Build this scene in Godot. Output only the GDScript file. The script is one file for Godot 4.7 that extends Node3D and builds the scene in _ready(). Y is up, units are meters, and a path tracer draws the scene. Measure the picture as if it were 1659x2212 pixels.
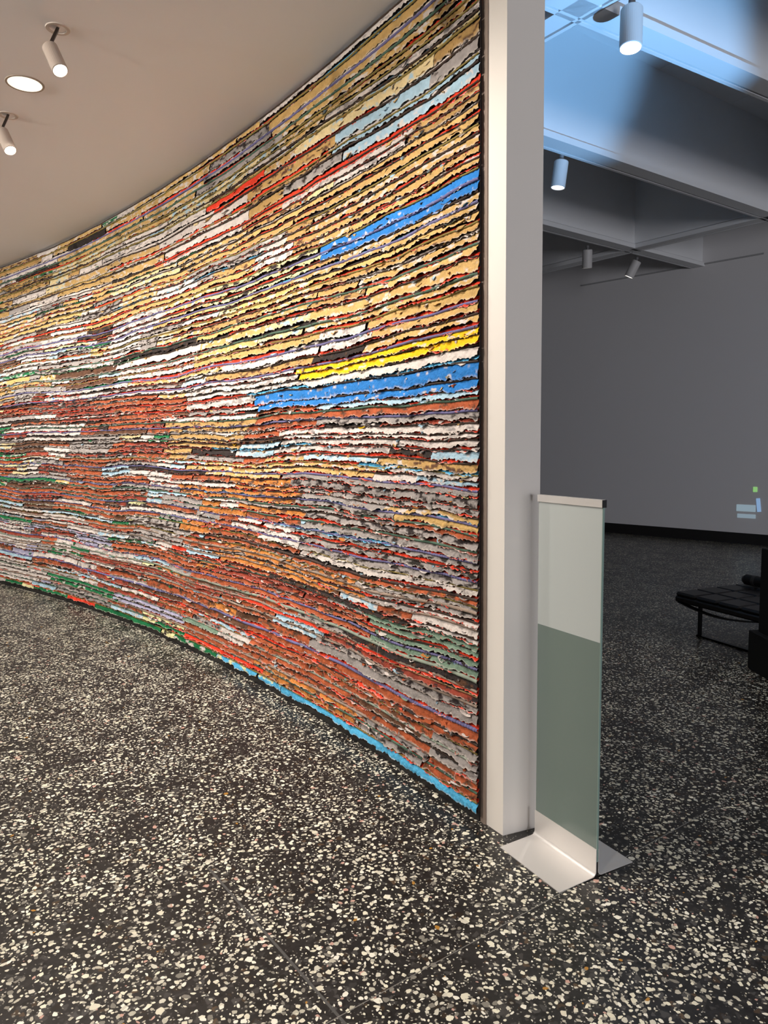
extends Node3D

# ---------------------------------------------------------------- shared constants
const AC := Vector3(-17.02, 0.0, 7.98)      # centre of the curved gallery wall, seen from above
const RW := 20.53                            # radius of the wall's face
const PHI0 := 0.5580                         # angle at which the relief begins (near end)
const CEIL_H := 3.515
const RIB_H := 4.2
const E1 := 2.5                              # lamps close to the relief
const E2 := 6.6                             # added unseen lamps further into the curved gallery
var rng := RandomNumberGenerator.new()
var names := {}
var n_lo := FastNoiseLite.new()
var n_mid := FastNoiseLite.new()
var n_hi := FastNoiseLite.new()
var cam_pos := Vector3(0, 1.6, 0)

# ---------------------------------------------------------------- helpers
func mat(c: Color, rough := 0.8, metal := 0.0, spec := 0.5) -> StandardMaterial3D:
	var m := StandardMaterial3D.new()
	m.albedo_color = c
	m.roughness = rough
	m.metallic = metal
	m.metallic_specular = spec
	return m

func glow(c: Color, e: float) -> StandardMaterial3D:
	var m := mat(c, 0.6)
	m.emission_enabled = true
	m.emission = c
	m.emission_energy_multiplier = e
	return m

func rgb8(r: float, g: float, b: float) -> Color:
	return Color(r / 255.0, g / 255.0, b / 255.0)

func lin(r: float, g: float, b: float) -> Color:
	return rgb8(r, g, b).srgb_to_linear()

func numbered(called: String) -> String:
	if not names.has(called):
		names[called] = 0
		return called
	names[called] += 1
	return "%s_%03d" % [called, names[called]]

func tag(o: Node3D, label: String, category: String, group := "") -> Node3D:
	o.set_meta("label", label)
	o.set_meta("category", category)
	if group != "":
		o.set_meta("group", group)
	return o

func thing(called: String, label: String, category: String, at := Vector3.ZERO, group := "") -> Node3D:
	var o := Node3D.new()
	o.name = numbered(called)
	add_child(o)
	o.position = at
	tag(o, label, category, group)
	return o

func put(called: String, mesh: Mesh, m: Material, parent: Node3D = null, xf := Transform3D.IDENTITY) -> MeshInstance3D:
	var o := MeshInstance3D.new()
	o.mesh = mesh
	if m:
		o.material_override = m
	o.transform = xf
	if parent:
		o.name = called
		parent.add_child(o, true)
	else:
		o.name = numbered(called)
		add_child(o)
	return o

func struct(called: String, mesh: Mesh, m: Material, label: String, category := "") -> MeshInstance3D:
	var o := put(called, mesh, m)
	o.set_meta("kind", "structure")
	o.set_meta("label", label)
	o.set_meta("category", category if category != "" else called.split("_")[0])
	return o

func box_mesh(size: Vector3) -> BoxMesh:
	var b := BoxMesh.new()
	b.size = size
	return b

# a box whose edges are chamfered by c
func soft_box(size: Vector3, c: float) -> ArrayMesh:
	var st := SurfaceTool.new()
	st.begin(Mesh.PRIMITIVE_TRIANGLES)
	st.set_smooth_group(-1)
	var h := size / 2.0
	var pts := []
	for sx in [-1, 1]:
		for sy in [-1, 1]:
			for sz in [-1, 1]:
				pts.append(Vector3(sx * (h.x - c), sy * (h.y - c), sz * h.z))
				pts.append(Vector3(sx * (h.x - c), sy * h.y, sz * (h.z - c)))
				pts.append(Vector3(sx * h.x, sy * (h.y - c), sz * (h.z - c)))
	hull(st, pts)
	st.generate_normals()
	return st.commit()

# convex hull of few points: every triangle of points with all others on one side
func hull(st: SurfaceTool, pts: Array) -> void:
	var n := pts.size()
	var done := {}
	for i in n:
		for j in range(i + 1, n):
			for k in range(j + 1, n):
				var nn: Vector3 = (pts[j] - pts[i]).cross(pts[k] - pts[i])
				if nn.length() < 1e-9:
					continue
				nn = nn.normalized()
				var pos := false
				var neg := false
				var on := []
				for l in n:
					var d: float = nn.dot(pts[l] - pts[i])
					if d > 1e-5:
						pos = true
					elif d < -1e-5:
						neg = true
					else:
						on.append(l)
				if pos and neg:
					continue
				if pos:
					nn = -nn
				var key := str(on)
				if done.has(key):
					continue
				done[key] = true
				var mid := Vector3.ZERO
				for l in on:
					mid += pts[l]
				mid /= on.size()
				var ax: Vector3 = (pts[on[0]] - mid).normalized()
				var ay := nn.cross(ax)
				on.sort_custom(func(a, b): return atan2((pts[a] - mid).dot(ay), (pts[a] - mid).dot(ax)) > atan2((pts[b] - mid).dot(ay), (pts[b] - mid).dot(ax)))
				for l in range(1, on.size() - 1):
					for q in [on[0], on[l], on[l + 1]]:
						st.add_vertex(pts[q])

# a closed profile (u across, v up) pushed along the level line from a to b; u points to the left of a->b
func extrude(profile: PackedVector2Array, a: Vector3, b: Vector3) -> ArrayMesh:
	var st := SurfaceTool.new()
	st.begin(Mesh.PRIMITIVE_TRIANGLES)
	st.set_smooth_group(-1)
	var d := (b - a).normalized()
	var side := Vector3.UP.cross(d)
	var n := profile.size()
	var area := 0.0
	for i in n:
		area += profile[i].cross(profile[(i + 1) % n])
	var pr := profile
	if area < 0:
		pr = profile.duplicate()
		pr.reverse()
	var w := func(p: Vector2, o: Vector3) -> Vector3: return o + side * p.x + Vector3.UP * p.y
	for i in n:
		var p: Vector2 = pr[i]
		var q: Vector2 = pr[(i + 1) % n]
		var v := [w.call(p, a), w.call(q, a), w.call(q, b), w.call(p, b)]
		for k in [0, 1, 2, 0, 2, 3]:
			st.add_vertex(v[k])
	var tri := Geometry2D.triangulate_polygon(pr)
	for i in range(0, tri.size(), 3):
		for k in [0, 1, 2]:
			st.add_vertex(w.call(pr[tri[i + k]], a))
		for k in [0, 2, 1]:
			st.add_vertex(w.call(pr[tri[i + k]], b))
	st.generate_normals()
	return st.commit()

# a flat polygon seen from above, given a thickness from y0 up to y1
func slab(poly: PackedVector2Array, y0: float, y1: float) -> ArrayMesh:
	var st := SurfaceTool.new()
	st.begin(Mesh.PRIMITIVE_TRIANGLES)
	st.set_smooth_group(-1)
	var p := poly
	if Geometry2D.is_polygon_clockwise(poly):
		p = poly.duplicate()
		p.reverse()
	var n := p.size()
	var tri := Geometry2D.triangulate_polygon(p)
	for i in range(0, tri.size(), 3):
		var v := [p[tri[i]], p[tri[i + 1]], p[tri[i + 2]]]
		var e1: Vector2 = v[1] - v[0]
		var e2: Vector2 = v[2] - v[0]
		if e1.cross(e2) < 0:
			v = [v[0], v[2], v[1]]
		for k in [0, 1, 2]:
			st.add_vertex(Vector3(v[k].x, y1, v[k].y))
		for k in [0, 2, 1]:
			st.add_vertex(Vector3(v[k].x, y0, v[k].y))
	for i in n:
		var a: Vector2 = p[i]
		var b: Vector2 = p[(i + 1) % n]
		var q := [Vector3(a.x, y0, a.y), Vector3(b.x, y0, b.y), Vector3(b.x, y1, b.y), Vector3(a.x, y1, a.y)]
		for k in [0, 2, 1, 0, 3, 2]:
			st.add_vertex(q[k])
	st.generate_normals()
	return st.commit()

# a profile (radius, height) turned about y
func lathe(profile: Array, seg := 32) -> ArrayMesh:
	var st := SurfaceTool.new()
	st.begin(Mesh.PRIMITIVE_TRIANGLES)
	st.set_smooth_group(-1)
	for i in profile.size() - 1:
		var a: Vector2 = profile[i]
		var b: Vector2 = profile[i + 1]
		for k in seg:
			var t0 := TAU * k / seg
			var t1 := TAU * (k + 1) / seg
			var v := [Vector3(a.x * cos(t0), a.y, a.x * sin(t0)), Vector3(b.x * cos(t0), b.y, b.x * sin(t0)), Vector3(b.x * cos(t1), b.y, b.x * sin(t1)), Vector3(a.x * cos(t1), a.y, a.x * sin(t1))]
			for q in [0, 1, 2, 0, 2, 3]:
				st.add_vertex(v[q])
	st.generate_normals()
	return st.commit()

# a flat bar of width w and thickness t along a chain of points; "up" is the direction of its thickness at the start
func bar(points: Array, w: float, t: float, up: Vector3) -> ArrayMesh:
	var st := SurfaceTool.new()
	st.begin(Mesh.PRIMITIVE_TRIANGLES)
	st.set_smooth_group(-1)
	var rings := []
	for i in points.size():
		var d: Vector3
		if i == 0:
			d = points[1] - points[0]
		elif i == points.size() - 1:
			d = points[i] - points[i - 1]
		else:
			d = (points[i + 1] - points[i]).normalized() + (points[i] - points[i - 1]).normalized()
		d = d.normalized()
		var s := d.cross(up).normalized() * w / 2.0
		var u := s.cross(d).normalized() * t / 2.0
		rings.append([points[i] + s + u, points[i] - s + u, points[i] - s - u, points[i] + s - u])
	for i in rings.size() - 1:
		for k in 4:
			var v := [rings[i][k], rings[i][(k + 1) % 4], rings[i + 1][(k + 1) % 4], rings[i + 1][k]]
			for q in [0, 1, 2, 0, 2, 3]:
				st.add_vertex(v[q])
	for q in [0, 2, 1, 0, 3, 2]:
		st.add_vertex(rings[0][q])
	for q in [0, 1, 2, 0, 2, 3]:
		st.add_vertex(rings[-1][q])
	st.generate_normals()
	return st.commit()

func arc(s: float, y: float, off: float) -> Vector3:
	var a := PHI0 + s / RW
	var r := RW - 0.015 - off
	return Vector3(AC.x + r * cos(a), y, AC.z - r * sin(a))

func ring(phi: float, r: float) -> Vector2:
	return Vector2(AC.x + r * cos(phi), AC.z - r * sin(phi))

func ring_sector(r0: float, r1: float, p0: float, p1: float, n: int) -> PackedVector2Array:
	var out := PackedVector2Array()
	for i in n + 1:
		out.append(ring(lerpf(p0, p1, float(i) / n), r0))
	for i in n + 1:
		out.append(ring(lerpf(p1, p0, float(i) / n), r1))
	return out

# ---------------------------------------------------------------- the scene
func _ready() -> void:
	rng.seed = 7
	for n in [n_lo, n_mid, n_hi]:
		n.noise_type = FastNoiseLite.TYPE_SIMPLEX_SMOOTH
		n.fractal_type = FastNoiseLite.FRACTAL_FBM
		n.frequency = 1.0
	n_lo.seed = 3; n_lo.fractal_octaves = 2
	n_mid.seed = 11; n_mid.fractal_octaves = 3
	n_hi.seed = 23; n_hi.fractal_octaves = 2

	# camera
	var cam := Camera3D.new()
	cam.name = "camera"
	cam.fov = 71.02
	cam.transform = Transform3D(Basis(Vector3(0.99994, -0.01125, 0.0011), Vector3(0.01131, 0.99516, -0.09766), Vector3(0.0, 0.09767, 0.99522)), cam_pos)
	cam.near = 0.05
	add_child(cam)
	cam.current = true
	# environment
	var we := WorldEnvironment.new()
	we.name = "environment"
	var env := Environment.new()
	env.background_mode = Environment.BG_COLOR
	env.background_color = Color(0.02, 0.02, 0.022)
	env.tonemap_mode = Environment.TONE_MAPPER_LINEAR
	env.tonemap_exposure = 1.0
	env.sdfgi_enabled = true
	env.ssao_enabled = true
	env.ssil_enabled = true
	we.environment = env
	add_child(we)
	# the lamps: an added fill screen and a projector in the second gallery, then the spotlights
	fill_screen_light()
	blue_projector()
	build_spots()

	build_floor()
	build_shell()
	build_coffers()
	build_relief()
	build_stand()
	build_bench()
	build_projection()

# glowing screen added as neutral fill light, unseen behind the camera
func fill_screen_light() -> void:
	var t := thing("fill_screen", "large pale screen added as fill light on the rear wall of the second gallery behind the camera", "screen", Vector3(7.4, 1.65, 9.12))
	put("frame", soft_box(Vector3(4.9, 2.9, 0.06), 0.01), mat(rgb8(30, 30, 30), 0.6), t, Transform3D(Basis.IDENTITY, Vector3(0, 0, 0.04)))
	put("screen", box_mesh(Vector3(4.8, 2.8, 0.01)), glow(Color(0.95, 0.96, 1.0), 0.6), t)
	var l := AreaLight3D.new()
	l.name = "screen_glow"
	l.light_color = Color(0.97, 0.97, 1.0)
	l.light_energy = 68.0
	l.area_size = Vector2(4.8, 2.8)
	l.area_range = 60.0
	l.area_attenuation = 2.0
	l.shadow_enabled = true
	l.position = Vector3(0, 0, -0.02)
	t.add_child(l)

# a projector on a low stand whose blue light washes the coffers
func blue_projector() -> void:
	var at := Vector3(2.6, 0.9, -2.6)
	var az := deg_to_rad(-21.0)
	var el := deg_to_rad(47.0)
	var d := Vector3(sin(az) * cos(el), sin(el), -cos(az) * cos(el))
	var t := thing("projector", "black projector on a low stand, its blue beam tilted up into the coffers", "projector", Vector3(at.x, 0, at.z))
	put("body", soft_box(Vector3(0.26, 0.11, 0.26), 0.008), mat(rgb8(20, 20, 22), 0.5), t, Transform3D(Basis.looking_at(d, Vector3.UP), Vector3(0, at.y, 0) - d * 0.16))
	put("pole", lathe([Vector2(0.0, at.y - 0.19), Vector2(0.018, at.y - 0.19), Vector2(0.018, 0.02), Vector2(0.17, 0.012), Vector2(0.17, 0.0), Vector2(0.0, 0.0)], 24), mat(rgb8(20, 20, 22), 0.5), t, Transform3D(Basis.IDENTITY, -Vector3(d.x, 0, d.z) * 0.16))
	put("lens", lathe([Vector2(0.0, 0.0), Vector2(0.022, 0.0), Vector2(0.022, 0.010), Vector2(0.0, 0.012)], 24), glow(Color(0.5, 0.75, 1.0), 4.0), t, Transform3D(aim(d), Vector3(0, at.y, 0) - d * 0.028))
	spot_at(t, Vector3(0, at.y, 0), d, Color(0.5, 0.73, 0.95), 30.0, 17.0, 0.5)

# ---------------------------------------------------------------- floor
func terrazzo_image() -> ImageTexture:
	var n := 1024
	var im := Image.create(n, n, false, Image.FORMAT_RGB8)
	im.fill(Color8(40, 37, 35))
	var r := RandomNumberGenerator.new()
	r.seed = 91
	for y in range(0, n, 4):
		for x in range(0, n, 4):
			var v := 38.0 + 9.0 * n_mid.get_noise_2d(absf(x - 512) * 0.02, absf(y - 512) * 0.02) + r.randf_range(-4, 4)
			im.fill_rect(Rect2i(x, y, 4, 4), Color8(int(v + 1), int(v - 1), int(v - 2)))
	# dark and mid-grey stones first, then small pale crumbs
	for i in 7200:
		var pale := i > 3600
		var ra := r.randf_range(3.0, 13.0) if not pale else r.randf_range(1.2, 3.4)
		var rb := ra * r.randf_range(0.5, 1.0)
		var an := r.randf() * TAU
		var c: Color
		if pale:
			var g := r.randf_range(110, 205)
			c = Color8(int(g), int(g * 0.98), int(g * 0.92))
		else:
			var g2 := r.randf_range(20, 74)
			c = Color8(int(g2 + 2), int(g2), int(g2 - 2)) if r.randf() > 0.12 else Color8(int(g2 * 1.3), int(g2 * 1.05), int(g2 * 0.8))
		var cx := r.randf() * n
		var cy := r.randf() * n
		var ca := cos(an)
		var sa := sin(an)
		var k := int(ceil(ra))
		var ph := r.randf() * TAU
		for dy in range(-k, k + 1):
			for dx in range(-k, k + 1):
				var u := (dx * ca + dy * sa) / ra
				var v2 := (-dx * sa + dy * ca) / rb
				var d := sqrt(u * u + v2 * v2)
				if d < 0.82 + 0.18 * sin(3.0 * atan2(v2, u) + ph):
					im.set_pixel(posmod(int(cx) + dx, n), posmod(int(cy) + dy, n), c)
	return ImageTexture.create_from_image(im)

func build_floor() -> void:
	var m := mat(Color.WHITE, 0.34, 0.0, 0.5)
	m.albedo_texture = terrazzo_image()
	m.uv1_triplanar = true
	m.uv1_world_triplanar = true
	m.uv1_scale = Vector3.ONE / 1.3
	var fl := struct("floor", box_mesh(Vector3(34, 0.2, 40)), m, "polished dark terrazzo floor with pale stone chips")
	fl.position = Vector3(-1, -0.1, -3)
	# thin joints and strips that divide the terrazzo
	var zinc := mat(rgb8(165, 162, 155), 0.35, 0.6)
	var grey := mat(rgb8(82, 80, 78), 0.6)
	var d1 := Vector3(0.602, 0, 0.798)
	var d2 := Vector3(0.8136, 0, -0.5815)
	var cross := Vector3(-0.142, 0, -1.86)
	for i in [0, -1, 1]:
		var o: Vector3 = cross + d2 * 2.9 * i
		var j := put("divider_strip", box_mesh(Vector3(0.009, 0.004, 1.05 if i == 0 else 4.0)), grey, fl)
		j.transform = Transform3D(Basis.looking_at(d1, Vector3.UP), o - d1 * (0.37 if i == 0 else -2.2) + Vector3(1, 0.1 - 0.0012, 3))
	var k := put("divider_strip", box_mesh(Vector3(0.0028, 0.004, 6.0)), zinc, fl)
	k.transform = Transform3D(Basis.looking_at(d2, Vector3.UP), cross + d2 * 0.2 + Vector3(1, 0.1 - 0.001, 3))
	# the pale stones
	var kinds := []
	for v in 6:
		var st := SurfaceTool.new()
		st.begin(Mesh.PRIMITIVE_TRIANGLES)
		var pts := []
		var cnt := 6 + v % 3
		for q in cnt:
			var a := TAU * (q + rng.randf_range(-0.3, 0.3)) / cnt
			var rr := rng.randf_range(0.72, 1.12)
			pts.append(Vector3(cos(a) * rr, 0, sin(a) * rr))
		for q in cnt:
			st.set_normal(Vector3.UP)
			for p in [Vector3(0, 0, 0), pts[q], pts[(q + 1) % cnt]]:
				st.add_vertex(p)
		kinds.append({"mesh": st.commit(), "buf": PackedFloat32Array(), "n": 0})
	var inv := cam_transform().affine_inverse()
	var cell := 0.0155
	var f := 1550.0
	var tint := [lin(236, 231, 208), lin(226, 220, 198), lin(212, 207, 190), lin(242, 238, 222), lin(190, 185, 168)]
	for iz in range(int(-13.6 / cell), int(-0.7 / cell)):
		for ix in range(int(-6.2 / cell), int(7.0 / cell)):
			var x := (ix + rng.randf()) * cell
			var z := (iz + rng.randf()) * cell
			var c := inv * Vector3(x, 0, z)
			if c.z > -0.5:
				continue
			var px := 829.5 - f * c.x / c.z
			if px < -420 or px > 2080 or 1106.0 + f * c.y / c.z > 2900:
				continue
			var rr := Vector2(x - AC.x, z - AC.z).length()
			if x < 0.6 and rr > 20.52 and z < -2.7:
				if rr < 20.7 or x < z * -0.205:
					continue
			if 0.703 * x - 0.711 * z > 11.5:
				continue
			if n_lo.get_noise_2d(x * 3.0, z * 3.0) * 0.55 + rng.randf() < 0.34:
				continue
			var size := 0.0036 + 0.0090 * pow(rng.randf(), 1.9) + (0.0045 if rng.randf() < 0.05 else 0.0)
			var asp := rng.randf_range(0.36, 0.92)
			var a := rng.randf() * TAU
			var ca := cos(a) * size
			var sa := sin(a) * size
			var h := 0.0002 + rng.randf() * 0.0004
			var t: Color = tint[rng.randi() % 5]
			var roll := rng.randf()
			if roll < 0.004:
				t = lin(176, 128, 58)
			elif roll < 0.03:
				t = lin(200, 160, 145)
			elif roll < 0.17:
				t = lin(132, 128, 118)
			var kd: Dictionary = kinds[rng.randi() % 6]
			kd.buf.append_array(PackedFloat32Array([ca, 0, sa * asp, x, 0, 1, 0, h, -sa, 0, ca * asp, z, t.r, t.g, t.b, 1.0]))
			kd.n += 1
	var sm := mat(Color.WHITE, 0.32, 0.0, 0.5)
	sm.vertex_color_use_as_albedo = true
	for kd in kinds:
		var mm := MultiMesh.new()
		mm.transform_format = MultiMesh.TRANSFORM_3D
		mm.use_colors = true
		mm.mesh = kd.mesh
		mm.instance_count = kd.n
		mm.buffer = kd.buf
		var mi := MultiMeshInstance3D.new()
		mi.name = "stone_chips"
		mi.multimesh = mm
		mi.material_override = sm
		mi.position = Vector3(1, 0.1, 3)
		mi.set_meta("kind", "stuff")
		fl.add_child(mi, true)

func cam_transform() -> Transform3D:
	return Transform3D(Basis(Vector3(0.99994, -0.01125, 0.0011), Vector3(0.01131, 0.99516, -0.09766), Vector3(0.0, 0.09767, 0.99522)), cam_pos)

# ---------------------------------------------------------------- walls and plain ceiling
func build_shell() -> void:
	var white := mat(rgb8(226, 220, 212), 0.85)
	var grey := mat(rgb8(222, 220, 220), 0.85)
	# the curved wall that carries the relief; its near end is the post-like return
	var poly := PackedVector2Array()
	var n := 60
	var pn := 0.5513
	for i in n + 1:
		poly.append(ring(lerpf(pn, 1.16, float(i) / n), RW))
	for i in n + 1:
		poly.append(ring(lerpf(1.16, 0.55, float(i) / n), 20.69))
	struct("wall_curved", slab(poly, 0.0, 5.9), white, "white curved partition wall ending in a tall square return", "wall")
	# narrow taupe reveal between the relief and the wall's end
	var tp := PackedVector2Array([ring(0.5563, RW - 0.006), ring(0.5563, RW + 0.01), ring(0.5579, RW + 0.01), ring(0.5579, RW - 0.006)])
	struct("trim_1", slab(tp, 0.0, CEIL_H), mat(rgb8(140, 124, 112), 0.8), "narrow taupe reveal strip between paper relief and white wall end", "trim")
	# inner wall of the curved gallery, behind the camera, and its two ends
	struct("wall_inner", slab(ring_sector(10.8, 11.0, -1.0, 1.16, 40), 0.0, 3.7), white, "white inner wall of the curved gallery", "wall")
	struct("wall_far_end", slab(PackedVector2Array([ring(1.15, 10.9), ring(1.15, 20.6), ring(1.163, 20.6), ring(1.163, 10.9)]), 0.0, 3.7), white, "white end wall of the curved gallery", "wall")
	struct("wall_near_end", slab(PackedVector2Array([ring(-1.0, 10.9), ring(-1.0, 20.8), ring(-1.013, 20.8), ring(-1.013, 10.9)]), 0.0, 3.7), white, "white end wall of the curved gallery behind the camera", "wall")
	struct("wall_outer", slab(ring_sector(RW, 20.75, -1.0, -0.05, 24), 0.0, 5.9), white, "white curved wall beyond the opening", "wall")
	var cm := mat(rgb8(230, 228, 227), 0.9)
	struct("ceiling", slab(ring_sector(10.9, RW, -1.0, 1.155, 60), CEIL_H, 3.75), cm, "smooth plaster ceiling of the curved gallery")
	struct("trim_header", slab(ring_sector(RW - 0.04, 20.62, -0.06, 0.55, 30), CEIL_H, 5.9), white, "white header over the gallery opening", "trim")
	# back gallery
	var d := Vector2(0.711, 0.703)
	var w0 := Vector2(3.81, -12.33)
	var back := func(a: float, b: float, r: float) -> PackedVector2Array:
		var nn := Vector2(d.y, -d.x)
		return PackedVector2Array([w0 + d * a, w0 + d * b, w0 + d * b + nn * r, w0 + d * a + nn * r])
	struct("wall_back", slab(back.call(-7.0, 14.0, 0.25), 0.0, 5.9), grey, "plain grey wall at the back of the second gallery", "wall")
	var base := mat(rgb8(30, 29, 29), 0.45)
	struct("baseboard_back", slab(back.call(-7.0, 14.0, -0.014), 0.0, 0.165), base, "black terrazzo base along the grey back wall", "baseboard")
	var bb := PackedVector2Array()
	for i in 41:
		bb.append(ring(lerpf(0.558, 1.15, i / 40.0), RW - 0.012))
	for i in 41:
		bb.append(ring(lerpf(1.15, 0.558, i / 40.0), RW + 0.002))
	struct("shade_strip_curved", slab(bb, 0.0, 0.046), base, "black strip painting the shade in the gap under the paper relief", "baseboard")  # black strip stands for the toe shade under the hem
	struct("trim_strip", slab(back.call(-0.5, 2.4, -0.02), 4.225, 4.245), mat(rgb8(168, 168, 168), 0.7), "thin grey trim strip high on the grey back wall", "trim")  # thin grey strip running along the wall
	var e1 := w0 + d * 14.0
	var e0 := w0 - d * 7.0
	struct("wall_side", slab(PackedVector2Array([e1 + Vector2(-0.2, -0.2), e1 + Vector2(0.2, -0.2), Vector2(14.0, 9.4), Vector2(13.7, 9.4)]), 0.0, 5.9), grey, "side wall of the second gallery", "wall")
	struct("wall_rear", slab(PackedVector2Array([Vector2(3.4, 9.2), Vector2(14.0, 9.2), Vector2(14.0, 9.5), Vector2(3.4, 9.5)]), 0.0, 5.9), grey, "rear wall of the second gallery", "wall")
	struct("wall_left", slab(PackedVector2Array([e0, e0 + Vector2(-0.3, 0), ring(1.16, 20.5) + Vector2(-0.3, 0), ring(1.16, 20.5)]), 0.0, 5.9), grey, "left end wall of the second gallery", "wall")

# ---------------------------------------------------------------- coffered ceiling
func build_coffers() -> void:
	var conc := mat(rgb8(232, 233, 234), 0.8)
	var root := Node3D.new()
	root.name = "ceiling_coffered"
	root.set_meta("kind", "structure")
	root.set_meta("label", "deep coffered ceiling of crossing ribs over the second gallery")
	root.set_meta("category", "ceiling")
	add_child(root)
	# panels between the ribs, with open seams
	var u := Vector2(0.83, -0.558)
	var w := Vector2(0.558, 0.83)
	var o := Vector2(1.157, -5.197)
	for i in range(-5, 8):
		for k in range(-5, 6):
			var a := o + u * 1.28 * i + w * 1.95 * -k
			var p := PackedVector2Array([a + u * 0.004, a + u * 1.276, a + u * 1.276 - w * 1.95, a + u * 0.004 - w * 1.95])
			put("coffer_panel", slab(p, 5.2, 5.27), conc, root)
	put("coffer_backing", slab(PackedVector2Array([Vector2(-9, -20), Vector2(15, -20), Vector2(15, 10), Vector2(3.3, 10), Vector2(1.5, -1), Vector2(-9, -9)]), 5.28, 5.4), mat(rgb8(70, 72, 75), 0.9), root)
	# rib: a web with a lip along its foot and a slot in the lip's underside
	var prof := PackedVector2Array([Vector2(0, 0), Vector2(0.03, 0), Vector2(0.03, 0.03), Vector2(0.052, 0.03), Vector2(0.052, 0), Vector2(0.20, 0), Vector2(0.20, 0.055), Vector2(0.165, 0.075), Vector2(0.165, 1.02), Vector2(0.035, 1.02), Vector2(0.035, 0.075), Vector2(0, 0.055)])
	# each given by two points of its far lower edge and how far it runs on either side
	var ribs := [
		[Vector2(1.037, -4.659), Vector2(3.036, -5.887), -1.7, 6.9],
		[Vector2(1.508, -6.756), Vector2(4.695, -8.997), -4.2, 4.2],
		[Vector2(2.096, -9.340), Vector2(4.240, -10.964), -5.0, 4.0],
		[Vector2(0.897, -2.690), Vector2(2.959, -3.855), -0.1, 9.0],
	]
	for r in ribs:
		var d: Vector2 = (r[1] - r[0]).normalized()
		var a: Vector2 = r[0] + d * r[2]
		var b: Vector2 = r[0] + d * r[3]
		# the profile's u runs to the left of a->b; from b to a that is towards the camera
		put("rib", extrude(prof, Vector3(b.x, RIB_H, b.y), Vector3(a.x, RIB_H, a.y)), conc, root)
	var cross := [
		[Vector2(1.109, -4.977), Vector2(1.441, -4.547), -3.5, 3.2],
		[Vector2(2.587, -11.561), Vector2(4.685, -8.978), -3.0, 11.0],
	]
	for r in cross:
		var d: Vector2 = (r[1] - r[0]).normalized()
		var a: Vector2 = r[0] + d * r[2]
		var b: Vector2 = r[0] + d * r[3]
		put("rib", extrude(prof, Vector3(b.x, RIB_H, b.y), Vector3(a.x, RIB_H, a.y)), conc, root)

# ---------------------------------------------------------------- the paper relief
const PAL := {
	"tan": [191, 156, 97], "tan2": [175, 140, 86], "cream": [206, 186, 140], "white": [201, 191, 184], "grey": [147, 140, 136], "lblue": [156, 184, 199],
	"blue": [41, 119, 192], "yellow": [227, 180, 20], "pale": [206, 201, 149], "rust": [158, 80, 48], "brick": [140, 61, 45], "brown": [89, 60, 43],
	"black": [46, 39, 37], "red": [214, 58, 33], "green": [22, 104, 61], "sky": [78, 164, 205], "orange": [184, 115, 54], "lav": [156, 153, 177], "sage": [113, 136, 117],
}
var pal := {}

func choose(s: float, y: float) -> String:
	var far := smoothstep(2.2, 4.6, s) > rng.randf()
	var t: Array
	if y > 2.75:
		t = ["white", 4.6, "grey", 1.6, "tan", 6.0, "tan2", 1.6, "cream", 1.0, "lblue", 1.4, "black", 0.4, "brown", 0.3, "red", 0.5, "green", 1.2 if far else 0.1]
	elif y > 2.05:
		t = ["grey", 2.2, "white", 3.0, "tan", 2.4, "tan2", 1.0, "black", 1.8, "green", 1.0, "lblue", 1.4, "brown", 2.2, "pale", 0.7, "blue", 0.3] if far else ["tan", 11.0, "tan2", 3.5, "cream", 0.5, "white", 2.0, "grey", 1.1, "black", 0.8, "lblue", 0.8]
	elif y > 1.42:
		t = ["rust", 4.0, "brick", 2.6, "brown", 2.0, "white", 2.4, "grey", 1.2, "black", 0.8, "green", 0.5, "cream", 0.6] if far else ["tan", 3.6, "tan2", 1.2, "cream", 0.5, "white", 3.0, "grey", 1.8, "lblue", 2.4, "black", 1.2, "rust", 0.7, "yellow", 0.35]
	elif y > 0.88:
		t = ["rust", 3.6, "brick", 1.6, "brown", 1.4, "white", 2.4, "grey", 1.0, "lblue", 1.2, "green", 0.9, "pale", 0.9, "tan", 0.7] if far else ["rust", 4.0, "orange", 2.6, "grey", 2.2, "white", 2.6, "brown", 1.1, "black", 0.5, "tan", 0.8, "pale", 0.7, "lblue", 0.5]
	else:
		t = ["white", 2.4, "grey", 1.6, "green", 2.0, "lblue", 1.4, "lav", 1.5, "rust", 2.2, "brick", 1.2, "pale", 0.7] if far else ["rust", 4.6, "brick", 1.2, "brown", 1.1, "grey", 2.0, "sage", 1.6, "black", 0.5, "white", 1.8, "red", 0.8, "orange", 1.0, "lblue", 0.5]
	var total := 0.0
	for i in range(1, t.size(), 2):
		total += t[i]
	var r := rng.randf() * total
	for i in range(0, t.size(), 2):
		r -= t[i + 1]
		if r <= 0:
			return t[i]
	return t[0]

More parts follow.
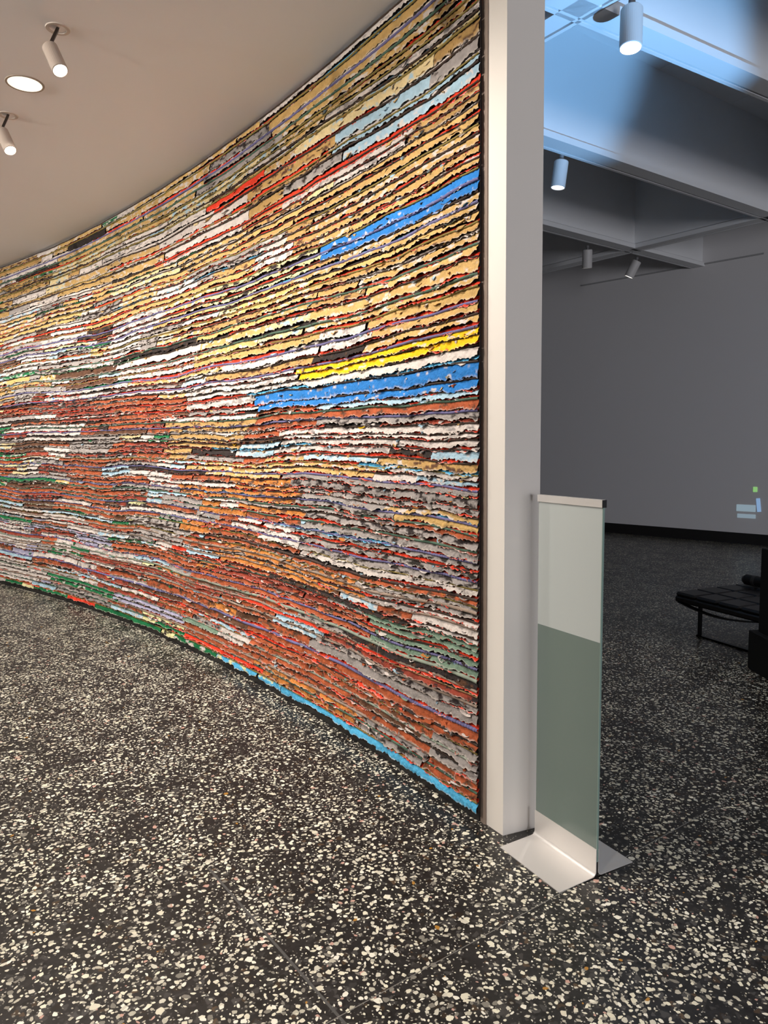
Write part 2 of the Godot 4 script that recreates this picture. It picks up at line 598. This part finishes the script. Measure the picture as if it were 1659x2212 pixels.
class Sheet:
	var v := PackedVector3Array()
	var nn := PackedVector3Array()
	var c := PackedColorArray()
	var uv := PackedVector2Array()
	var idx := PackedInt32Array()
	# nc columns (to the left) of nr rows (downwards)
	func add(p: PackedVector3Array, col: PackedColorArray, t: PackedVector2Array, nc: int, nr: int) -> void:
		var first := v.size()
		v.append_array(p)
		c.append_array(col)
		uv.append_array(t)
		for i in nc:
			var i0 := maxi(i - 1, 0) * nr
			var i1 := mini(i + 1, nc - 1) * nr
			for j in nr:
				var e := p[i1 + j] - p[i0 + j]
				var g := p[i * nr + mini(j + 1, nr - 1)] - p[i * nr + maxi(j - 1, 0)]
				nn.append(e.cross(g).normalized())
		for i in nc - 1:
			for j in nr - 1:
				var a := first + i * nr + j
				var b := a + nr
				idx.append_array(PackedInt32Array([b, a, a + 1, b, a + 1, b + 1]))
	func mesh() -> ArrayMesh:
		var arr := []
		arr.resize(Mesh.ARRAY_MAX)
		arr[Mesh.ARRAY_VERTEX] = v
		arr[Mesh.ARRAY_NORMAL] = nn
		arr[Mesh.ARRAY_COLOR] = c
		arr[Mesh.ARRAY_TEX_UV] = uv
		arr[Mesh.ARRAY_INDEX] = idx
		var m := ArrayMesh.new()
		m.add_surface_from_arrays(Mesh.PRIMITIVE_TRIANGLES, arr)
		return m

func sway(s: float, y: float) -> float:
	var k := smoothstep(0.04, 0.5, y) * (1.0 - smoothstep(3.1, 3.46, y))
	return y + k * (0.034 * n_lo.get_noise_2d(s * 0.45, y * 0.9) + 0.008 * n_lo.get_noise_2d(s * 2.2 + 40.0, y * 4.0))

var cols := PackedFloat32Array()      # where the relief's columns stand along the wall

func span(s0: float, s1: float) -> PackedFloat32Array:
	var out := PackedFloat32Array([s0])
	for s in cols:
		if s > s0 + 0.002 and s < s1 - 0.002:
			out.append(s)
	out.append(s1)
	return out

func strip(sheet: Sheet, s0: float, s1: float, ytop: float, ybot: float, kind: String, second: String, row: int, off: float, full: float) -> void:
	var xs := span(s0, s1)
	var nr := 6
	var nc := xs.size()
	var base: Color = pal[kind]
	var other: Color = pal[second]
	var tone := rng.randf_range(0.86, 1.1)
	var ph := row * 7.31
	var mott := 0.55 if kind in ["rust", "brick", "brown", "orange"] else 0.22
	var thr := (0.42 if kind in ["blue", "yellow"] else rng.randf_range(0.06, 0.3)) if kind != second else 9.0
	var fib := lin(222, 210, 198)
	var p := PackedVector3Array(); var c := PackedColorArray(); var t := PackedVector2Array()
	p.resize(nc * nr); c.resize(nc * nr); t.resize(nc * nr)
	for i in nc:
		var s := xs[i]
		var rag := 0.012 * n_mid.get_noise_2d(s * 7.0, ph) + 0.0075 * n_hi.get_noise_2d(s * 36.0, ph + 3.0)
		var rag2 := 0.004 * n_mid.get_noise_2d(s * 13.0, ph + 50.0)
		var lift := 0.010 + 0.022 * maxf(0.0, n_mid.get_noise_2d(s * 3.3, ph + 90.0)) + 0.010 * maxf(0.0, n_hi.get_noise_2d(s * 19.0, ph + 70.0))
		var yb := ybot + rag
		lift *= lerpf(1.0, 0.45, smoothstep(2.2, 3.1, ytop))
		var yt := ytop + rag2
		var warp := sway(s, (ytop + ybot) * 0.5) - (ytop + ybot) * 0.5
		for j in nr:
			var q := float(j) / (nr - 1)
			var y := lerpf(yt, yb, q)
			var wr := n_hi.get_noise_2d(s * 44.0 + q * 2.0, ph + q * 2.4)
			var o := off + full * sin(q * PI) * (0.6 + 0.4 * n_mid.get_noise_2d(s * 5.0, ph)) + lift * q * q + 0.0042 * wr
			p[i * nr + j] = arc(s, y + warp, o)
			var mo := n_mid.get_noise_2d(s * 9.0, y * 22.0 + ph)
			var cc := base * (tone * (1.0 + mott * mo + 0.10 * wr))
			var pk := n_mid.get_noise_2d(s * 8.0 + 31.0, y * 26.0 + ph * 0.3)
			if pk > thr:
				cc = cc.lerp(other * tone, clampf((pk - thr) * 9.0, 0.0, 1.0))
			if j == nr - 1 and kind != "black":
				cc = cc.lerp(fib, clampf(0.35 + 0.6 * n_mid.get_noise_2d(s * 11.0, ph + 5.0), 0.0, 0.8))
			c[i * nr + j] = Color(clampf(cc.r, 0.004, 0.92), clampf(cc.g, 0.004, 0.92), clampf(cc.b, 0.004, 0.92))
			t[i * nr + j] = Vector2(s * 5.0, y * 5.0 + ph)
	sheet.add(p, c, t, nc, nr)

func cord(sheet: Sheet, ytop: float, rad: float, col: Color, row: int, off: float, beaded: bool, s0 := -0.012, s1 := 9.2) -> void:
	var xs := span(s0, s1)
	var nr := 5
	var p := PackedVector3Array(); var c := PackedColorArray(); var t := PackedVector2Array()
	var nc := 0
	for i in xs.size():
		if i % 2 == 1 and not beaded and i != xs.size() - 1:
			continue
		var s := xs[i]
		var y := sway(s, ytop) + 0.006 * n_mid.get_noise_2d(s * 1.6, row * 3.7)
		var r := rad * (1.0 + 0.12 * n_hi.get_noise_2d(s * 30.0, row))
		if beaded:
			r *= 0.8 + 0.35 * absf(sin(s * 170.0))
		var tone := 1.0 + 0.25 * n_mid.get_noise_2d(s * 5.0, row + 0.5)
		if beaded:
			tone *= 0.7 + 0.5 * absf(sin(s * 170.0))
		for j in nr:
			var a := PI * j / (nr - 1)
			p.append(arc(s, y + r * cos(a), off + r * sin(a)))
			c.append(Color(col.r * tone, col.g * tone, col.b * tone))
			t.append(Vector2(s * 9.0, y * 9.0 + a * 0.02))
		nc += 1
	sheet.add(p, c, t, nc, nr)

func build_relief() -> void:
	for k in PAL:
		pal[k] = lin(PAL[k][0], PAL[k][1], PAL[k][2])
	var s := 0.0
	while s < 9.2:
		cols.append(s)
		var d := arc(s, 1.6, 0).distance_to(cam_pos)
		s += maxf(0.0052, 0.0019 * d)
	var root := thing("wall_relief", "huge curved relief of torn paper strips and cords in tan, rust, white and blue", "wall relief", arc(0.0, 0.0, 0.0))
	var home := Transform3D(Basis.IDENTITY, -root.position)
	var paper := mat(Color.WHITE, 0.82, 0.0, 0.35)
	paper.vertex_color_use_as_albedo = true
	var fz := FastNoiseLite.new()
	fz.seed = 5; fz.frequency = 0.02; fz.fractal_octaves = 4
	var nt := NoiseTexture2D.new()
	nt.width = 512; nt.height = 512; nt.seamless = true; nt.noise = fz; nt.as_normal_map = true; nt.bump_strength = 9.0
	paper.normal_enabled = true
	paper.normal_texture = nt
	paper.normal_scale = 0.8
	var cordm := mat(Color.WHITE, 0.7, 0.0, 0.4)
	cordm.vertex_color_use_as_albedo = true

	# backing board
	var bp := PackedVector2Array()
	for i in 61:
		bp.append(ring(PHI0 + 9.2 / RW * i / 60.0, RW - 0.001))
	for i in 61:
		bp.append(ring(PHI0 + 9.2 / RW * (60 - i) / 60.0, RW - 0.015))
	put("backing_board", slab(bp, 0.036, 3.5), mat(rgb8(48, 38, 33), 0.9), root, home)

	var far_strips := Sheet.new()
	var y := 3.497
	var row := 0
	var above := []
	var made := 0
	var bold := [
		[2.66, 2.55, 0.0, 1.25, "blue"], [2.66, 2.56, 1.25, 2.6, "pale"],
		[2.03, 1.94, 0.06, 1.5, "yellow"], [2.03, 1.96, 1.5, 2.9, "white"], [1.90, 1.80, 0.0, 1.9, "blue"],
	]
	while y > 0.085:
		var pitch := rng.randf_range(0.034, 0.050)
		if rng.randf() < 0.16:
			pitch = rng.randf_range(0.022, 0.030)
		elif rng.randf() < 0.12:
			pitch = rng.randf_range(0.058, 0.078)
		var last := y - pitch < 0.085
		if last:
			pitch = y - 0.034
		var ym := y - pitch * 0.5
		# under-layer: a ragged ribbon that shows below the strips
		var under := Sheet.new()
		var us := -0.011
		while us < 9.2:
			var ul := rng.randf_range(0.5, 2.6)
			var ue := minf(us + ul, 9.2)
			var roll := rng.randf()
			var uk := "red"
			if us > 2.6 and roll < 0.62:
				uk = ["green", "white", "brick", "grey", "black"][rng.randi() % 5]
			elif roll < 0.22:
				uk = ["white", "black", "sky", "brick"][rng.randi() % 4]
			if rng.randf() < 0.16:
				uk = "black"
				ue = minf(us + ul * 0.5, 9.2)
			if ym > 2.9 and roll > 0.75:
				uk = "white"
			var dy := pitch * rng.randf_range(0.10, 0.34)
			if last:
				us = 9.2
				break
			strip(under, us, ue, y - pitch * 0.62, y - pitch * 1.0 - dy + 0.010, uk, "white" if rng.randf() < 0.3 else uk, row * 2 + 1, 0.004, 0.004)
			us = ue
		if not last:
			put("torn_ribbon", under.mesh(), paper, root, home)
		# the strips of this row
		var here := []
		var s0 := -0.013
		while s0 < 9.2:
			var ln := exp(rng.randf_range(-1.35, 0.6)) * (1.0 if s0 < 3.0 else 0.85)
			var s1 := minf(s0 + ln, 9.2)
			if 9.2 - s1 < 0.25:
				s1 = 9.2
			var kind := choose((s0 + s1) * 0.5, ym)
			if rng.randf() < 0.42:
				for a in above:
					if a[0] <= s0 + 0.1 and a[1] > s0 + 0.1:
						kind = a[2]
						s1 = minf(maxf(a[1] + rng.randf_range(-0.12, 0.12), s0 + 0.25), 9.2)
						if kind in ["black", "yellow", "blue", "red"]:
							kind = choose((s0 + s1) * 0.5, ym)
						break
			for b in bold:
				if ym < b[0] and ym > b[1] and s0 < b[3] - 0.15 and s1 > b[2] + 0.05:
					if s0 < b[2] - 0.1:
						s1 = b[2]
					else:
						kind = b[4]
						s1 = b[3] + rng.randf_range(-0.1, 0.25)
			if last:
				kind = ["sky", "sky", "sky", "sky", "sky", "pale"][rng.randi() % 6] if s0 < 2.6 else ["green", "white", "red", "pale"][rng.randi() % 4]
				s1 = minf(s0 + rng.randf_range(0.2, 0.8) * (0.4 if kind == "pale" else 1.0), 9.2)
			var second := kind
			if rng.randf() < 0.68 or kind in ["blue", "yellow"]:
				second = {"rust": "brown", "brick": "black", "tan": "white", "white": "grey", "grey": "black", "pale": "black", "lblue": "white", "orange": "brown", "cream": "lblue", "sky": "pale", "green": "white", "tan2": "brown", "black": "brown", "blue": "white", "yellow": "white"}.get(kind, kind)
			var sh := Sheet.new() if (s0 < 3.6 and made < 298) else far_strips
			var yt := y - 0.002
			var yb := y - pitch * rng.randf_range(0.56, 0.84)
			if kind == "blue" or kind == "yellow":
				yb = y - pitch * 0.97
			strip(sh, s0, s1, yt, yb, kind, second, row * 2, 0.006 + rng.randf() * 0.006, 0.012 if last else rng.randf_range(0.004, 0.010))
			if sh != far_strips:
				put("paper_strip", sh.mesh(), paper, root, home)
				made += 1
			here.append([s0, s1, kind])
			s0 = s1 + (0.0 if rng.randf() < 0.7 else rng.randf_range(0.0, 0.03))
		above = here
		# the cord along the row's head
		var cs := Sheet.new()
		var cr := rng.randf()
		var cc := lin(58, 44, 36)
		var bead := false
		var rad := rng.randf_range(0.0034, 0.0052)
		if cr < 0.16:
			cc = lin(128, 112, 58)
		elif cr < 0.30:
			cc = lin(74, 100, 84)
			rad = 0.006
		elif cr < 0.42:
			cc = lin(104, 100, 140)
			bead = ym < 1.2
			rad = 0.006
		elif cr < 0.50:
			cc = lin(150, 120, 82)
		if ym < 1.0 and rng.randf() < 0.5:
			rad = rng.randf_range(0.006, 0.010)
			if not bead:
				cc = [lin(140, 150, 135), lin(150, 132, 118), lin(66, 52, 46)][rng.randi() % 3]
		cord(cs, y + 0.001, rad, cc, row, 0.013, bead)
		put("cord", cs.mesh(), cordm, root, home)
		y -= pitch
		row += 1
	var fs := put("paper_strips", far_strips.mesh(), paper, root, home)
	fs.set_meta("kind", "stuff")

	# loose flaps that curl out of the strips, and hanging threads
	var flaps := Sheet.new()
	for i in 2600:
		var fs0 := pow(rng.randf(), 1.3) * 8.6 + 0.06
		var fy := rng.randf_range(0.12, 3.36)
		var fw := exp(rng.randf_range(-4.7, -2.4)) * (1.0 + fs0 * 0.1)
		var fh := rng.randf_range(0.006, 0.024)
		var curl := rng.randf_range(0.002, 0.016)
		var slant := rng.randf_range(-0.8, 0.8)
		var kind := choose(fs0, fy)
		if rng.randf() < 0.34:
			kind = "white" if rng.randf() < 0.6 else "grey"
		elif rng.randf() < 0.08:
			kind = "lblue"
		var col: Color = pal[kind]
		var p := PackedVector3Array(); var c := PackedColorArray(); var t := PackedVector2Array()
		for a in 5:
			for b in 5:
				var qa := a / 4.0
				var qb := b / 4.0
				var edge := 1.0 - 0.35 * rng.randf() * qb
				p.append(arc(fs0 + fw * (qa - 0.5) * edge + slant * fh * qb, sway(fs0, fy) - fh * qb * edge * (0.3 + 0.7 * sin(qa * PI)), 0.013 + curl * qb * qb + 0.003 * sin(qa * 5.0 + i)))
				var k := rng.randf_range(0.88, 1.08)
				c.append(Color(col.r * k, col.g * k, col.b * k))
				t.append(Vector2(qa * 0.3, qb * 0.3 + i))
		flaps.add(p, c, t, 5, 5)
	for i in 90:
		var ts := rng.randf_range(0.1, 8.0)
		var ty := rng.randf_range(0.12, 1.6) if i < 70 else rng.randf_range(1.6, 3.3)
		var tl := rng.randf_range(0.03, 0.10)
		var sl := rng.randf_range(-0.06, 0.06)
		var wd := 0.0016 + 0.0003 * ts
		var col2: Color = [lin(205, 196, 190), lin(140, 120, 110), lin(60, 50, 46)][rng.randi() % 3]
		var p2 := PackedVector3Array(); var c2 := PackedColorArray(); var t2 := PackedVector2Array()
		for a in 2:
			for b in 7:
				var qb := b / 6.0
				p2.append(arc(ts + wd * a + sl * qb * qb, sway(ts, ty) - tl * qb, 0.03 + 0.016 * sin(qb * PI)))
				c2.append(col2)
				t2.append(Vector2(a, qb))
		flaps.add(p2, c2, t2, 2, 7)
	var fo := put("loose_flaps", flaps.mesh(), paper, root, home)
	fo.set_meta("kind", "stuff")

# ---------------------------------------------------------------- glass stand beside the wall's end
func build_stand() -> void:
	var o := Vector3(0.6855, 0, -2.634)
	var t := thing("barrier_stand", "narrow free-standing glass barrier with brushed metal foot and top rail beside the white wall end", "barrier", o)
	var g := Vector3(0.4899, 0, 0.8718)
	var b := Basis(g, Vector3.UP, g.cross(Vector3.UP))      # x along the glass, z to its left
	t.basis = b
	var L := 0.333
	var alu := mat(rgb8(222, 218, 214), 0.42, 0.4)
	var glass := mat(rgb8(112, 126, 120), 0.16, 0.0, 0.5)
	var edge := mat(rgb8(128, 152, 144), 0.15, 0.0, 0.6)
	var pale := mat(rgb8(186, 192, 190), 0.3)
	var black := mat(rgb8(18, 18, 18), 0.5)
	put("glass_panel", box_mesh(Vector3(L - 0.006, 0.82, 0.008)), glass, t, Transform3D(Basis.IDENTITY, Vector3(0, 0.469, 0)))
	put("glass_edge", box_mesh(Vector3(0.004, 1.31, 0.008)), edge, t, Transform3D(Basis.IDENTITY, Vector3(L / 2 - 0.002, 0.714, 0)))
	put("pale_panel", box_mesh(Vector3(L - 0.006, 0.495, 0.008)), pale, t, Transform3D(Basis.IDENTITY, Vector3(0, 1.1265, 0)))
	var rail := PackedVector2Array([Vector2(-0.009, 0), Vector2(-0.005, 0), Vector2(-0.005, 0.02), Vector2(0.005, 0.02), Vector2(0.005, 0), Vector2(0.009, 0), Vector2(0.009, 0.027), Vector2(-0.009, 0.027)])
	put("top_rail", extrude(rail, Vector3(-L / 2, 1.362, 0), Vector3(L / 2, 1.362, 0)), alu, t)
	put("end_cap", box_mesh(Vector3(0.003, 0.027, 0.019)), black, t, Transform3D(Basis.IDENTITY, Vector3(L / 2 + 0.0015, 1.3755, 0)))
	# two bent plates back to back: an upright flange, a round bend, a flat foot
	for sgn in [1.0, -1.0]:
		var pts := PackedVector2Array()
		var outp := PackedVector2Array()
		var th := 0.003
		var rad := 0.016
		pts.append(Vector2(0.0045, 0.108)); outp.append(Vector2(0.0045 + th, 0.108))
		for i in 9:
			var a := PI + PI / 2 * i / 8.0
			var c := Vector2(0.0045 + th + rad, 0.0035 + th + rad)
			outp.append(c + Vector2(cos(a), sin(a)) * rad)
			pts.append(c + Vector2(cos(a), sin(a)) * (rad + th))
		pts.append(Vector2(0.185, 0.0005)); outp.append(Vector2(0.185, 0.0035))
		outp.reverse()
		pts.append_array(outp)
		var prof := PackedVector2Array()
		for p in pts:
			prof.append(Vector2(p.x * -sgn, p.y))
		put("foot_plate", extrude(prof, Vector3(-L / 2, 0, 0), Vector3(L / 2, 0, 0)), alu, t)
	put("foot_insert", box_mesh(Vector3(L - 0.004, 0.09, 0.008)), black, t, Transform3D(Basis.IDENTITY, Vector3(0, 0.046, 0)))

# ---------------------------------------------------------------- lamps
func aim(y_axis: Vector3) -> Basis:
	var y := y_axis.normalized()
	var x := y.cross(Vector3(0.3, 0.1, 0.9)).normalized()
	return Basis(x, y, x.cross(y))

func spot_at(parent: Node3D, at: Vector3, dir: Vector3, col: Color, energy: float, angle: float, soft := 0.6) -> void:
	var l := SpotLight3D.new()
	l.name = "beam"
	l.light_color = col
	l.light_energy = energy
	l.light_size = 0.03
	l.spot_range = 40.0
	l.spot_attenuation = 2.0
	l.spot_angle = angle
	l.spot_angle_attenuation = soft
	l.shadow_enabled = true
	parent.add_child(l, true)
	l.transform = Transform3D(Basis.looking_at(dir.normalized(), Vector3(0.02, 1, 0.01).normalized()), at)

func gallery_spot(phi: float, r: float, height: float, energy: float, label: String, group: String) -> void:
	var top := ring(phi, r)
	var at := Vector3(top.x, CEIL_H, top.y)
	var t := thing("adjustable_spotlight", label, "spotlight", at, group)
	var radial := Vector3(cos(phi), 0, -sin(phi))
	var along := Vector3(-sin(phi), 0, -cos(phi))
	# dark arm out of a small round hole, then a pale can tipped towards the relief
	var j := Vector3(0, -0.115, 0) - radial * 0.053 - along * 0.052
	var dirn := (radial * 0.16 - along * 0.49 + Vector3(0, -0.86, 0)).normalized()
	var aimed := (radial * (RW - r) + Vector3(0, height - CEIL_H + 0.12, 0) - along * 0.1).normalized()
	if r < 19.0:
		dirn = aimed
	put("ceiling_ring", lathe([Vector2(0.036, 0.0), Vector2(0.038, -0.004), Vector2(0.052, -0.004), Vector2(0.054, 0.0)], 32), mat(rgb8(190, 178, 166), 0.7), t)
	put("arm", bar([Vector3(0, -0.001, 0), j * 0.55, j], 0.022, 0.012, radial), mat(rgb8(42, 34, 30), 0.5), t)
	var can := put("housing", lathe([Vector2(0, 0.0), Vector2(0.026, 0.0), Vector2(0.034, -0.01), Vector2(0.035, -0.148), Vector2(0.031, -0.150), Vector2(0.029, -0.132), Vector2(0.0, -0.132)], 28), mat(rgb8(168, 154, 142), 0.5), t, Transform3D(aim(-dirn), j))
	put("lens", lathe([Vector2(0.0, -0.141), Vector2(0.0302, -0.141), Vector2(0.0302, -0.146), Vector2(0.0, -0.151)], 24), glow(Color(1.0, 0.95, 0.86), 9.0), can)
	spot_at(t, j + dirn * 0.158, aimed, Color(1.0, 0.965, 0.925), energy, 54.0, 0.9)

func build_spots() -> void:
	var near_row := "spotlights in the plaster ceiling along the relief"
	gallery_spot(0.637, 19.33, 1.9, E1, "white ceiling spotlight on a dark bent arm just beside the round recessed downlight", near_row)
	gallery_spot(0.694, 19.33, 1.9, E1, "white ceiling spotlight on a dark bent arm, second along the row past the round downlight", near_row)
	gallery_spot(0.580, 19.33, 1.9, E1, "ceiling spotlight above the frame, hanging closest to the white wall end", near_row)
	for i in 4:
		gallery_spot(0.751 + 0.0575 * i, 19.33, 1.9, E1, "ceiling spotlight along the relief, %s one beyond the photo's left side" % ["first", "second", "third", "fourth"][i], near_row)
	for i in 5:  # unseen inner row, added to light the relief more evenly
		gallery_spot(0.60 + 0.105 * i, 16.4, 2.5, E2, "unseen ceiling spotlight added in an inner row, %s from the wall end" % ["first", "second", "third", "fourth", "fifth"][i], "added spotlights of the inner row across the curved gallery")
	downlight(Vector3(-1.883, CEIL_H, -4.02), 2.5, "round bright recessed downlight flush in the plaster ceiling")
	for i in 4:  # unseen downlights added to brighten the floor
		var q := ring(0.33 + 0.13 * i, 17.4)
		downlight(Vector3(q.x, CEIL_H, q.y), 7.5, "round unseen recessed downlight added to brighten the floor, %s of the inner row" % ["first", "second", "third", "fourth"][i])
	# cylinder spots under the ribs
	rib_spot(Vector3(1.511, RIB_H, -4.548), Vector3(-0.05, -1, 0.12), "large white cylinder spotlight glaring at the top of the picture", 2.0, Color(1.0, 0.97, 0.92), 14.0)
	rib_spot(Vector3(1.670, RIB_H, -6.887), Vector3(-0.13, -1, 0.0), "white cylinder spotlight hanging from a rib close to the white wall end", 0.6, Color(1.0, 0.98, 0.95), 2.2)
	rib_spot(Vector3(2.788, RIB_H, -9.992), Vector3(0.05, -1, -0.2), "small grey cylinder spotlight under the ribs, far back by the wall end", 0.05, Color(1.0, 0.98, 0.95), 2.0)
	rib_spot(Vector3(3.687, RIB_H, -10.644), Vector3(-0.45, -1, -0.25), "small grey cylinder spotlight tipped to the left under the crossing ribs", 0.05, Color(1.0, 0.98, 0.95), 2.0)

func downlight(at: Vector3, energy: float, label: String) -> void:
	var t := thing("recessed_downlight", label, "downlight", at, "recessed downlights in the plaster ceiling")
	put("rim", lathe([Vector2(0.083, 0.0), Vector2(0.085, -0.004), Vector2(0.094, -0.004), Vector2(0.096, 0.0)], 40), mat(rgb8(150, 136, 120), 0.6), t)
	put("lens", lathe([Vector2(0.0, -0.0025), Vector2(0.084, -0.0025), Vector2(0.084, 0.0)], 40), glow(Color(1.0, 0.98, 0.93), 0.95), t)
	spot_at(t, Vector3(0, -0.012, 0), Vector3(0, -1, 0), Color(1.0, 0.965, 0.925), energy, 62.0, 0.9)

func rib_spot(at: Vector3, dirn: Vector3, label: String, energy: float, col: Color, g: float) -> void:
	var t := thing("cylinder_spotlight", label, "spotlight", at, "cylinder spotlights under the ribs")
	var d := dirn.normalized()
	put("stem", lathe([Vector2(0.0, 0.0), Vector2(0.02, 0.0), Vector2(0.02, -0.03), Vector2(0.012, -0.034), Vector2(0.012, -0.062), Vector2(0.0, -0.062)], 16), mat(rgb8(120, 120, 122), 0.5), t)
	var can := put("housing", lathe([Vector2(0.0, 0.0), Vector2(0.058, 0.0), Vector2(0.065, -0.008), Vector2(0.066, -0.235), Vector2(0.060, -0.238), Vector2(0.057, -0.215), Vector2(0.0, -0.215)], 36), mat(rgb8(206, 204, 202), 0.5), t, Transform3D(aim(-d), Vector3(0, -0.05, 0)))
	put("lens", lathe([Vector2(0.0, -0.224), Vector2(0.059, -0.224), Vector2(0.059, -0.232), Vector2(0.0, -0.236)], 32), glow(col, g), can)
	spot_at(t, Vector3(0, -0.05, 0) + d * 0.245, d, col, energy, 32.0, 0.8)

# ---------------------------------------------------------------- bench and plinth in the back gallery
func build_bench() -> void:
	var u := Vector3(0.917, 0, -0.4)
	var w := Vector3(0.4, 0, 0.917)
	var corner := Vector3(2.353, 0, -5.737)
	var t := thing("daybed", "low black tufted leather daybed on thin steel legs in the dim second gallery", "bench", corner)
	t.basis = Basis(w, Vector3.UP, w.cross(Vector3.UP))      # x along the short side, -z along the long side
	var leather := mat(rgb8(24, 22, 22), 0.42)
	var steel := mat(rgb8(40, 40, 42), 0.35, 0.8)
	var W := 0.82
	var D := 1.75
	var nx := 4
	var nz := 8
	put("cushion_base", soft_box(Vector3(W, 0.05, D), 0.012), leather, t, Transform3D(Basis.IDENTITY, Vector3(W / 2, 0.305, -D / 2)))
	for i in nx:
		for k in nz:
			put("tufted_square", soft_box(Vector3(W / nx - 0.008, 0.035, D / nz - 0.008), 0.014), leather, t, Transform3D(Basis.IDENTITY, Vector3(W * (i + 0.5) / nx, 0.345, -D * (k + 0.5) / nz)))
	# sagging strap under the short side
	var pts := []
	for i in 13:
		var q := i / 12.0
		pts.append(Vector3(0.04 + q * (W - 0.08), 0.283 - 0.045 * sin(q * PI), -0.02))
	put("sling", bar(pts, 0.05, 0.006, Vector3.UP), leather, t)
	for z in [-0.16, -1.55]:
		for x in [0.12, W - 0.12]:
			put("leg", bar([Vector3(x, 0.012, z), Vector3(x, 0.285, z)], 0.035, 0.012, Vector3(1, 0, 0)), steel, t)
		put("runner", bar([Vector3(0.10, 0.006, z), Vector3(W - 0.10, 0.006, z)], 0.035, 0.012, Vector3.UP), steel, t)
	# bolster lying across it
	var bo := thing("bolster", "slim black leather bolster lying across the black daybed", "cushion", corner + u * 0.72 + Vector3(0, 0.411, 0))
	bo.basis = Basis(w, Vector3.UP, w.cross(Vector3.UP))
	var turn := Transform3D(Basis(Vector3(0, 0, 1), -PI / 2), Vector3(0.05, 0, 0))
	put("roll", lathe([Vector2(0.0, 0.0), Vector2(0.03, 0.004), Vector2(0.045, 0.03), Vector2(0.045, 0.67), Vector2(0.03, 0.696), Vector2(0.0, 0.70)], 24), leather, bo, turn)
	put("strap", lathe([Vector2(0.0455, 0.10), Vector2(0.0475, 0.10), Vector2(0.0475, 0.13), Vector2(0.0455, 0.13)], 24), mat(rgb8(60, 58, 56), 0.4), bo, turn)
	# black plinth at the edge of view
	var p := thing("plinth", "tall black plinth with a wider foot in front of the black daybed", "plinth", Vector3(2.585, 0, -4.83))
	var blk := mat(rgb8(8, 8, 8), 0.75)
	put("shaft", soft_box(Vector3(0.36, 0.58, 0.34), 0.004), blk, p, Transform3D(Basis.IDENTITY, Vector3(0.165, 0.56, 0.16)))
	put("foot", soft_box(Vector3(0.44, 0.27, 0.42), 0.004), blk, p, Transform3D(Basis.IDENTITY, Vector3(0.16, 0.135, 0.16)))

# ---------------------------------------------------------------- blurred patch of projected picture low on the back wall
func build_projection() -> void:
	var t := thing("projected_picture", "small pale blue and green patch of projected picture low on the grey back wall", "projection", Vector3(5.455, 0.39, -10.70))
	t.basis = Basis(Vector3(0.711, 0, 0.703), Vector3.UP, Vector3(-0.703, 0, 0.711))
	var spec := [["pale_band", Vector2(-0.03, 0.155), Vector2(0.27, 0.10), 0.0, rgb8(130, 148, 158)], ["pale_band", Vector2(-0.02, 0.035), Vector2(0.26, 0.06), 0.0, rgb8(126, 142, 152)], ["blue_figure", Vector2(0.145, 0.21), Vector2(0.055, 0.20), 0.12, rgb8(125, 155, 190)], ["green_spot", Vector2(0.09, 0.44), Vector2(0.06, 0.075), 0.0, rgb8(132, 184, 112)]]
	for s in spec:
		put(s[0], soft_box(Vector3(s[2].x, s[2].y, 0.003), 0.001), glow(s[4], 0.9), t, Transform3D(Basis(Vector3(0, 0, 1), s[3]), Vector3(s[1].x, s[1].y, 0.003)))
